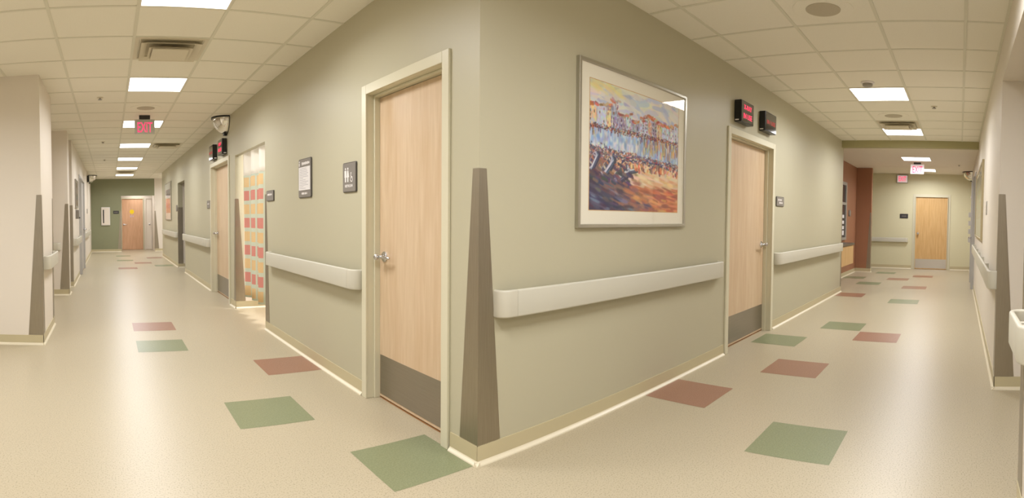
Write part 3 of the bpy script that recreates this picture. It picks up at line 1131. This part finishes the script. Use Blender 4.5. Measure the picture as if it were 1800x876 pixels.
def dome(label, fr, R, z, hgt):
    """fr: on the wall, at the ceiling line; quarter dome bulging out and down."""
    t = thing('convex_mirror', label, 'convex mirror', fr(0, z, 0), 'convex corner mirrors')
    b = MB()
    n, m_ = 24, 14
    vs, fs = [], []
    for j in range(m_ + 1):
        ph = math.pi / 2 * j / m_
        for i in range(n + 1):
            th = math.pi * i / n
            vs.append(fr(R * math.cos(ph) * math.cos(th), z - .012 - hgt * math.sin(ph), .004 + R * math.cos(ph) * math.sin(th)))
    for j in range(m_):
        for i in range(n):
            k = j * (n + 1) + i
            fs.append((k, k + 1, k + n + 2, k + n + 1))
    b.raw(vs, fs)
    b.build('mirror_dome', M['mirror'], t, smooth=True)
    b = MB()
    o, inn = R + .016, R - .004
    ring = [(o * math.cos(math.pi * i / n), .004 + o * math.sin(math.pi * i / n)) for i in range(n + 1)]
    pts = ring + [(q[0] * inn / o, .004 + (q[1] - .004) * inn / o) for q in ring[::-1]]
    k = len(ring)
    for i in range(n):
        quad = [ring[i], ring[i + 1], pts[2 * k - 2 - i], pts[2 * k - 1 - i]]
        vs = [fr(a, z - .022, c_) for a, c_ in quad] + [fr(a, z, c_) for a, c_ in quad]
        b.raw(vs, [(0, 1, 2, 3), (7, 6, 5, 4), (0, 1, 5, 4), (1, 2, 6, 5), (2, 3, 7, 6), (3, 0, 4, 7)])
    for i in range(n):
        q = [(math.cos(math.pi * (i + e) / n), math.sin(math.pi * (i + e) / n)) for e in (0, 1)]
        quad = [(o * q[0][0], z - .01 - (hgt + .012) * q[0][1]), (o * q[1][0], z - .01 - (hgt + .012) * q[1][1]),
                (inn * q[1][0], z - .01 - (hgt - .004) * q[1][1]), (inn * q[0][0], z - .01 - (hgt - .004) * q[0][1])]
        b.prism(fr, quad, 0, .008)
    b.build('black_rim', M['black'], t)
    b = MB()
    b.fbox(fr, -.035, .035, z - hgt - .03, z - hgt + .022, 0, .05)
    b.build('retaining_clip', M['black'], t, bevel=.006)
    return t


dome('convex quarter dome mirror above the left corridor wood door', Fr((XL, 7.62, 0), '-X'), .205, CZ - .0, .225)
dome('far convex mirror at the end of the left cream wall', Fr((XW, 18.0, 0), '+X'), .26, CZ, .24)
dome('convex mirror at the far end of the right cream wall', Fr((13.9, YS, 0), '+Y'), .24, 2.6, .22)

# ------------------------------------------------------------------ pictures


def canvas_harbour(W, H):
    """Loose brush strokes of a harbour: sky, quay houses, water, boats, warm sand."""
    rs = np.random.RandomState(11)
    img = np.zeros((H, W, 3))
    yy, xx = np.mgrid[0:H, 0:W]
    U, V = xx / (W - 1), yy / (H - 1)
    asp = W / H

    def C(*c):
        return np.array(c) / 255.

    def stroke(u, v, lu, lv, ang, col, soft=.35, a=1.):
        x, y = u * (W - 1), v * (H - 1)
        r = int(max(lu, lv) * W) + 3
        x0_, x1_ = max(int(x) - r, 0), min(int(x) + r + 1, W)
        y0_, y1_ = max(int(y) - r, 0), min(int(y) + r + 1, H)
        if x0_ >= x1_ or y0_ >= y1_:
            return
        dx = (xx[y0_:y1_, x0_:x1_] - x) / W
        dy = (yy[y0_:y1_, x0_:x1_] - y) / W
        ca, sa = math.cos(ang), math.sin(ang)
        p, q = dx * ca + dy * sa, -dx * sa + dy * ca
        d = (np.abs(p) / lu) ** 3 + (np.abs(q) / lv) ** 3
        k = np.clip((1 - d) / soft, 0, 1)[..., None] * a
        img[y0_:y1_, x0_:x1_] = img[y0_:y1_, x0_:x1_] * (1 - k) + col * k

    def jit(c, s=14):
        return np.clip(c + rs.randn(3) * s / 255., 0, 1)
    # sky
    img[:] = C(206, 206, 214)
    for i in range(260):
        u, v = rs.rand(), .74 + .27 * rs.rand()
        pal = [C(226, 226, 222), C(176, 188, 216), C(236, 230, 206), C(218, 214, 212), C(196, 206, 226), C(234, 226, 208)]
        stroke(u, v, .05 + .07 * rs.rand(), .012 + .012 * rs.rand(), .25 * rs.randn() - .1, jit(pal[rs.randint(6)], 6), a=.7)
    for i in range(30):
        stroke(.02 + .3 * rs.rand(), .93 + .07 * rs.rand(), .05, .012, -.3, jit(C(236, 220, 150), 8), a=.35)
    # water
    img[(V < .67) & (V > .36)] = C(158, 182, 214)
    for i in range(700):
        u, v = rs.rand(), .47 + .19 * rs.rand()
        pal = [C(146, 178, 224), C(170, 198, 234), C(224, 232, 238), C(128, 158, 212), C(206, 204, 190), C(160, 168, 206), C(240, 240, 236)]
        stroke(u, v, .008 + .010 * rs.rand(), .014 + .022 * rs.rand(), .08 * rs.randn(), jit(pal[rs.randint(7)], 8), soft=1., a=.55)
    for i in range(90):
        stroke(.55 + .45 * rs.rand(), .5 + .14 * rs.rand(), .008, .03, 0, jit([C(214, 178, 110), C(196, 150, 110), C(120, 110, 150)][rs.randint(3)]), a=.65)
    # sand and foreground
    fg = V < .42
    w = np.clip((U - .05) * 1.25 + (V - .1) * .9, 0, 1)[..., None]
    base = C(52, 50, 82) * (1 - w) + C(214, 164, 122) * w
    img[fg] = base[fg]
    for i in range(900):
        u, v = rs.rand(), .42 * rs.rand()
        t_ = u * 1.15 + v * 1.1 - .38 + .12 * rs.randn()
        if t_ < .05:
            pal = [C(40, 44, 78), C(58, 50, 84), C(86, 84, 110), C(74, 50, 66), C(110, 128, 160)]
        elif t_ < .35:
            pal = [C(126, 92, 96), C(90, 70, 92), C(180, 130, 104), C(150, 104, 88)]
        elif v > .22:
            pal = [C(244, 222, 178), C(236, 204, 154), C(224, 176, 130), C(240, 214, 190)]
        else:
            pal = [C(214, 128, 82), C(190, 102, 74), C(226, 160, 110), C(158, 84, 66), C(220, 146, 104)]
        stroke(u, v, .035 + .05 * rs.rand(), .007 + .009 * rs.rand(), -.3 + .25 * u + .08 * rs.randn(), jit(pal[rs.randint(len(pal))], 8), soft=.9, a=.7)
    # houses on the quay
    x = -.02
    while x < 1.02:
        wd = .04 + .055 * rs.rand()
        top = .775 + .06 * rs.rand() + (.045 if x < .28 else 0) - (.02 if .35 < x < .55 else 0)
        pal = [C(238, 216, 158), C(226, 196, 150), C(240, 236, 226), C(214, 168, 140), C(160, 146, 172), C(206, 218, 234), C(242, 206, 150), C(226, 226, 232)]
        wc = pal[rs.randint(8)]
        n = 40
        for i in range(n):
            stroke(x + wd * rs.rand(), .662 + (top - .662) * rs.rand(), .007, .011, .05 * rs.randn(), jit(wc, 12), a=.9)
        for i in range(6):
            stroke(x + wd * rs.rand(), top + .008 * rs.randn(), .022, .008, .25 * rs.randn(), jit([C(206, 110, 78), C(222, 140, 104), C(170, 96, 84), C(196, 170, 160)][rs.randint(4)]), a=.9)
        for r_ in range(4):
            for k in range(2):
                if rs.rand() < .6:
                    stroke(x + wd * (.3 + .42 * k), .685 + (top - .69) * r_ / 4.3 + .01, .0045, .009, 0, jit([C(96, 62, 66), C(70, 60, 90), C(160, 70, 50)][rs.randint(3)]), a=.9)
        stroke(x, (.665 + top) / 2, .003, .05, 0, jit(C(140, 110, 118)), a=.5)
        x += wd
    for i in range(520):     # quay edge, people, awnings
        pal = [C(86, 50, 54), C(150, 60, 48), C(60, 48, 74), C(206, 106, 66), C(220, 200, 170), C(110, 70, 84)]
        stroke(rs.rand(), .65 + .011 * rs.randn(), .0065, .0035, .2 * rs.randn(), jit(pal[rs.randint(6)]), a=.9)
    for i in range(55):
        stroke(rs.rand(), .625 + .02 * rs.randn(), .005, .016, 0, jit([C(120, 70, 80), C(206, 150, 110), C(90, 84, 130)][rs.randint(3)]), a=.7)
    # crowd of boats
    for i in range(1500):
        u = rs.rand()
        v = .435 + .021 * rs.randn() + .045 * (.5 - u)
        pal = [C(84, 72, 92), C(116, 78, 78), C(66, 70, 104), C(196, 118, 84), C(230, 222, 214), C(150, 122, 118), C(110, 104, 138), C(206, 160, 120), C(72, 64, 92)]
        stroke(u, v, .006 + .009 * rs.rand(), .003 + .0035 * rs.rand(), .45 * rs.randn() - .15, jit(pal[rs.randint(9)]), soft=.8, a=.9)
    for i in range(40):
        u = .3 + .7 * rs.rand()
        v = .42 + .02 * rs.randn() + .03 * (.5 - u)
        stroke(u, v - .006, .022, .008, .1 * rs.randn(), jit(C(58, 54, 84)), soft=.6, a=.9)
        stroke(u, v, .02, .0045, .1 * rs.randn(), jit([C(226, 214, 204), C(206, 110, 76), C(120, 128, 160)][rs.randint(3)]), soft=.6, a=.9)
    for i in range(30):
        stroke(rs.rand(), .5 + .02 * rs.rand(), .0014, .02, .1 * rs.randn(), jit(C(224, 210, 196)), a=.6)
    # rowing boats drawn up at the left
    for bx, by, sc, an in ((.03, .385, .8, 1.0), (.165, .365, 1.0, .82), (.315, .325, 1.15, .5), (.44, .37, .7, .2)):
        ca, sa = math.cos(an), math.sin(an)

        def P(p, q):
            return bx + sc * (p * ca - q * sa), by + asp * sc * (p * sa + q * ca)
        for p, q, lu, lv, col in ((.012, -.028, .085, .034, C(50, 50, 80)), (0, -.014, .082, .030, C(112, 124, 156)), (-.004, .0, .078, .024, C(212, 214, 220)),
                                  (-.004, .003, .066, .017, C(70, 66, 92)), (-.03, .003, .008, .015, C(206, 190, 176)), (.01, .003, .007, .015, C(190, 130, 92)), (.04, .003, .006, .012, C(214, 206, 200)),
                                  (.0, -.024, .075, .004, C(220, 222, 228)), (.0, -.034, .066, .004, C(60, 60, 92))):
            u, v = P(p, q)
            stroke(u, v, lu * sc, lv * sc, an, jit(col, 6), soft=.35, a=.95)
        for i in range(14):
            u, v = P(.05 * rs.randn(), .03 + .012 * rs.randn())
            stroke(u, v, .012 * sc, .005 * sc, an + .3 * rs.randn(), jit([C(222, 140, 90), C(170, 96, 76), C(232, 196, 150), C(80, 70, 96)][rs.randint(4)]), soft=.7, a=.85)
    for i in range(60):
        stroke(.02 + .4 * rs.rand(), .27 + .05 * rs.randn(), .03, .01, -.35, jit([C(52, 46, 74), C(74, 60, 84), C(122, 84, 84)][rs.randint(3)]), a=.8)
    for i in range(120):
        stroke(.4 + .6 * rs.rand(), .37 + .018 * rs.randn(), .012, .014, 0, jit([C(196, 96, 66), C(240, 216, 184), C(120, 78, 84), C(224, 150, 100)][rs.randint(4)]), a=.75)
    for _ in range(1):       # soften the paint a little
        pad = np.pad(img, ((1, 1), (1, 1), (0, 0)), mode='edge')
        img = sum(pad[a_:a_ + H, b_:b_ + W] * w_ for a_, b_, w_ in ((0, 1, .1), (1, 0, .1), (1, 1, .6), (1, 2, .1), (2, 1, .1)))
    return np.clip(img, 0, 1)


def canvas_abstract(W, H, seed, pal):
    rs = np.random.RandomState(seed)
    img = np.ones((H, W, 3)) * .8
    yy, xx = np.mgrid[0:H, 0:W]
    for i in range(260):
        u, v = rs.rand() * W, rs.rand() * H
        band = pal[min(int(v / H * len(pal)), len(pal) - 1)]
        col = np.clip(np.array(band) / 255. + .05 * rs.randn(3), 0, 1)
        d = ((xx - u) / (W * .16)) ** 2 + ((yy - v) / (H * .05)) ** 2
        k = np.clip((1 - d) * 2, 0, 1)[..., None]
        img = img * (1 - k) + col * k
    return img


def print_mesh(name, fr, a0, a1, b0, b1, c, img, parent):
    H, W = img.shape[:2]
    off = world_loc(parent)
    vs = [tuple(fr(a0 + (a1 - a0) * i / (W - 1), b0 + (b1 - b0) * j / (H - 1), c) - off) for j in range(H) for i in range(W)]
    fs = [(j * W + i, j * W + i + 1, (j + 1) * W + i + 1, (j + 1) * W + i) for j in range(H - 1) for i in range(W - 1)]
    me = bpy.data.meshes.new(name)
    me.from_pydata(vs, [], fs)
    lin_img = np.where(img <= .04045, img / 12.92, ((img + .055) / 1.055) ** 2.4)
    ca = me.color_attributes.new('pigment', 'FLOAT_COLOR', 'POINT')
    rgba = np.ones((H * W, 4), dtype=np.float32)
    rgba[:, :3] = lin_img.reshape(-1, 3)
    ca.data.foreach_set('color', rgba.ravel())
    me.materials.append(M['print'])
    o = bpy.data.objects.new(name, me)
    COL.objects.link(o)
    o.parent = parent
    return o


def picture(label, fr, w, h, mat_w, img, fw_=.022, depth=.03, frame_mat='silver', glass=True):
    """fr at the centre on the wall."""
    t = thing('framed_picture', label, 'picture', fr(0, -h / 2, 0))
    hw, hh = w / 2, h / 2
    b = MB()
    prof = [(0, 0), (0, depth - .003), (.003, depth), (fw_ - .004, depth), (fw_, depth - .006), (fw_, .004)]
    vs, fs = [], []
    for k, (sx_, sy_) in enumerate(((-1, -1), (1, -1), (1, 1), (-1, 1))):
        for d, c_ in prof:
            vs.append(fr(sx_ * (hw - d), sy_ * (hh - d), c_))
    n = len(prof)
    for k in range(4):
        q = (k + 1) % 4
        for i in range(n):
            j = (i + 1) % n
            fs.append((k * n + i, q * n + i, q * n + j, k * n + j))
    b.raw(vs, fs)
    b.build('picture_frame', M[frame_mat], t)
    b = MB()
    b.fbox(fr, -hw + fw_ * .8, hw - fw_ * .8, -hh + fw_ * .8, hh - fw_ * .8, .004, depth - .014)
    b.build('mat_board', M['matboard'], t)
    aw, ah = hw - mat_w, hh - mat_w * 1.0
    b = MB()
    e = .004
    for a0, a1, b0, b1 in ((-aw - e, aw + e, ah, ah + e), (-aw - e, aw + e, -ah - e, -ah), (-aw - e, -aw, -ah, ah), (aw, aw + e, -ah, ah)):
        b.fbox(fr, a0, a1, b0, b1, depth - .014, depth - .0128)
    b.build('mat_bevel', M['wood_gold'], t)
    p = print_mesh('printed_painting', fr, -aw, aw, -ah, ah, depth - .0132, img, t)
    if glass:
        b = MB()
        b.face([fr(-hw + fw_, -hh + fw_, depth - .008), fr(hw - fw_, -hh + fw_, depth - .008), fr(hw - fw_, hh - fw_, depth - .008), fr(-hw + fw_, hh - fw_, depth - .008)])
        b.build('glass_pane', M['glass'], t)
    return t


picture('large silver framed harbour painting with cream mat on the right sage wall', Fr((3.048, YR, 1.689), '-Y'), 1.277, 1.006, .109, canvas_harbour(280, 216))
picture('silver framed reddish picture far along the left corridor sage wall', Fr((XL, 15.3, 1.70), '-X'), 1.45, 1.06, .2, canvas_abstract(60, 44, 3, [(206, 140, 110), (190, 100, 84), (214, 150, 120), (96, 74, 80), (170, 150, 150)]))
picture('large pale picture in slim frame on the right cream wall', Fr((8.2, YS, 1.57), '+Y'), 2.6, 1.04, .3, canvas_abstract(60, 30, 8, [(226, 214, 180), (220, 206, 170), (208, 196, 160)]), fw_=.03, frame_mat='bronze')
picture('small colourful picture on the left cream wall', Fr((XW, 10.9, 1.74), '+X'), .7, .56, .05, canvas_abstract(30, 30, 4, [(150, 90, 70), (90, 80, 90), (210, 190, 160), (160, 120, 90)]), frame_mat='toner')

# ------------------------------------------------------------------ privacy curtain
t = thing('privacy_curtain', 'pleated privacy curtain with orange and coral squares in the left bay', 'curtain', (XL + .19, 6.4, 0))
CY0, CY1 = 5.74, 7.07


def curtain_mesh(name, z0, z1, mt, amp, rows=10, thick=False):
    n = 260
    vs, fs, uvs = [], [], []
    arc = 0.
    prev = None
    cols = []
    for i in range(n + 1):
        y = CY1 - (CY1 - CY0) * i / n
        ph = (CY1 - y) / .34
        x = XL + .135 + amp * (math.sin(2 * math.pi * ph) + .18 * math.sin(4.6 * math.pi * ph + 1))
        if prev:
            arc += math.hypot(x - prev[0], y - prev[1])
        prev = (x, y)
        cols.append((x, y, ph))
    off = world_loc(t)
    for j in range(rows + 1):
        z = z0 + (z1 - z0) * j / rows
        k = 1.0 + .25 * (1 - (z - .2) / 1.9)
        for x, y, a in cols:
            vs.append((XL + .125 + (x - XL - .165) * k - off.x, y - off.y - .10 * (1 - min(1, (z - .2) / 1.7)) * (1 if y > 6.7 else max(0, (y - 6.2) / .5)), z - off.z))
            uvs.append((a, z - .215))
    for j in range(rows):
        for i in range(n):
            k = j * (n + 1) + i
            fs.append((k, k + 1, k + n + 2, k + n + 1))
    me = bpy.data.meshes.new(name)
    me.from_pydata(vs, [], fs)
    ul = me.uv_layers.new(name='UVMap')
    for lp in me.loops:
        ul.data[lp.index].uv = uvs[lp.vertex_index]
    me.polygons.foreach_set('use_smooth', [True] * len(me.polygons))
    me.materials.append(mt)
    o = bpy.data.objects.new(name, me)
    COL.objects.link(o)
    o.parent = t
    md = o.modifiers.new('cloth', 'SOLIDIFY')
    md.thickness = .002
    return o


curtain_mesh('curtain_cloth', .215, 1.775, M['curtain'], .042)
curtain_mesh('curtain_net', 1.775, 2.56, M['net'], .040)['label'] = 'white net top of the curtain'
b = MB()
b.tube([(XL + .125, 5.72, 2.575), (XL + .125, 7.1, 2.575)], .014)
b.build('curtain_track', M['silver'], t, smooth=True)

# ------------------------------------------------------------------ fixtures on the far left walls
f = Fr((-.137, 19.8, 1.308), '-Y')
t = thing('extinguisher_cabinet', 'white wall cabinet with narrow dark window on the green end wall', 'cabinet', f(0, -.33, 0))
b = MB()
b.fbox(f, -.16, .16, -.33, .33, 0, .05)
b.build('cabinet_body', M['letter'], t, bevel=.006)
b = MB()
b.fbox(f, -.14, .14, -.305, .305, .05, .062)
b.build('cabinet_door', M['white'], t, bevel=.004)
b = MB()
b.fbox(f, -.1, -.055, -.25, .24, .062, .065)
b.build('window_strip', M['glass_dark'], t)
f = Fr((-.25, 19.8, .42), '-Y')
b = MB()
b.prism(f, rrect(-.04, .04, -.06, .06, .008), 0, .006, bev=.002)
o = tag(b.build('outlet_plate', M['green']), 'green painted outlet plate low on the green end wall', 'outlet')

f = Fr((XW, 16.65, 2.45), '+X')
t = thing('warning_light', 'black box high on the far left cream wall', 'warning light', f(0, -.09, 0))
b = MB()
b.fbox(f, -.17, .17, -.1, .1, 0, .07)
b.build('housing', M['black'], t, bevel=.004)
b = MB()
b.fbox(f, -.155, .155, -.085, .085, .07, .073)
b.build('lens', M['lens'], t)
for y, s in ((14.3, 'nearer'), (16.2, 'farther')):
    f = Fr((XW, y, 1.46), '+X')
    b = MB()
    b.prism(f, rrect(-.1, .1, -.07, .07, .01), 0, .014, bev=.003)
    tag(b.build('wall_plate', M['sign']), s + ' small grey plate on the left cream wall past the grey door', 'sign')
f = Fr((XW, 10.75, 1.33), '+X')
t = thing('sanitizer_dispenser', 'small dark dispenser under the colourful picture on the left cream wall', 'dispenser', f(0, -.1, 0))
b = MB()
b.prism(f, rrect(-.05, .05, -.09, .09, .02), 0, .07, bev=.01)
b.build('dispenser_body', M['sign'], t)
b = MB()
b.fbox(f, -.03, .03, -.085, -.055, .07, .09)
b.build('push_bar', M['sign_dark'], t)

# ------------------------------------------------------------------ reception recess on the right
t = thing('wall_cabinet', 'wall hung maple reception cabinet with dark counter under the dark window', 'cabinet', (10.4, 2.58, .33))
fc = Fr((0, 2.58, 0), '-Y')
b = MB()
b.fbox(fc, 9.42, 11.44, .35, .755, 0, .30)
b.build('cabinet_body', M['wood_gold'], t, bevel=.004)
for i in range(4):
    b = MB()
    b.fbox(fc, 9.43 + .5025 * i, 9.43 + .5025 * i + .498, .36, .75, .30, .318)
    b.build('cabinet_door', M['wood_gold'], t, bevel=.002)
b = MB()
b.fbox(fc, 9.405, 11.47, .755, .80, 0, .335)
b.build('countertop', M['counter'], t, bevel=.004)

wn = bpy.data.objects.new('window_1', None)
COL.objects.link(wn)
wn.location = (11.2, 2.58, .85)
struct(wn, 'tall dark framed reception window over the counter')
b = MB()
for a0, a1, b0, b1 in ((10.5, 12.0, 2.06, 2.13), (10.5, 12.0, .84, .9), (11.92, 12.0, .9, 2.06), (10.5, 10.58, .9, 2.06), (10.58, 11.92, 1.62, 1.68)):
    b.fbox(fc, a0, a1, b0, b1, 0, .035)
b.build('window_frame', M['toner'], wn, bevel=.003)
b = MB()
b.fbox(fc, 10.58, 11.92, 1.68, 2.06, .004, .012)
b.fbox(fc, 10.58, 11.92, .9, 1.62, .004, .012)
b.build('window_glass', M['glass_dark'], wn)
for i, zz in enumerate((.95, 1.08, 1.2, 1.33)):
    b = MB()
    b.fbox(fc, 11.25, 11.8, zz, zz + (.1 if i == 0 else .07), .013, .017)
    tag(b.build('notice_card', M['paper']), 'white notice card on the reception window, ' + ('lowest and tallest of the column', 'second from the bottom', 'third from the bottom', 'topmost of the column')[i], 'notice', 'cards on the reception window')
f = Fr((12.42, 2.58, 1.45), '-Y')
t = thing('intercom', 'small grey oval device on the terracotta wall', 'intercom', f(0, -.07, 0))
b = MB()
b.prism(f, rrect(-.09, .09, -.075, .075, .06), 0, .03, bev=.008)
b.build('device_body', M['sign'], t)
b = MB()
b.prism(f, rrect(-.03, .03, -.02, .04, .015), .03, .033)
b.build('device_button', M['toner'], t)

# ------------------------------------------------------------------ fixtures on the right cream wall
f = Fr((6.0, YS, 1.44), '+Y')
t = thing('light_switch', 'pale switch plate on the right cream wall before the large frame', 'switch', f(0, -.07, 0))
b = MB()
b.prism(f, rrect(-.09, .09, -.075, .075, .008), 0, .006, bev=.002)
b.build('switch_plate', M['toner'], t)
b = MB()
b.fbox(f, -.05, -.02, -.03, .03, .006, .011)
b.build('rocker', M['cream'], t)
b = MB()
b.fbox(f, .02, .05, -.03, .03, .006, .011)
b.build('rocker', M['cream'], t)
f = Fr((13.0, YS, 1.2), '+Y')
t = thing('brochure_rack', 'tall grey wall rack at the far end of the right cream wall', 'rack', f(0, -.4, 0))
b = MB()
b.fbox(f, -.25, .25, -.38, .42, 0, .03)
b.build('rack_back', M['toner'], t)
for i in range(4):
    b = MB()
    b.fbox(f, -.24, .24, -.37 + .2 * i, -.37 + .2 * i + .11, .03, .085)
    b.build('rack_pocket', M['grey_door'], t, bevel=.003)
f = Fr((12.5, YS, 1.86), '+Y')
t = thing('fire_alarm', 'small red fire alarm on the far right cream wall', 'alarm', f(0, -.07, 0))
b = MB()
b.fbox(f, -.06, .06, -.08, .08, 0, .045)
b.build('alarm_body', M['red'], t, bevel=.006)
b = MB()
b.fbox(f, -.035, .035, .0, .05, .045, .055)
b.build('strobe', M['letter'], t, bevel=.003)
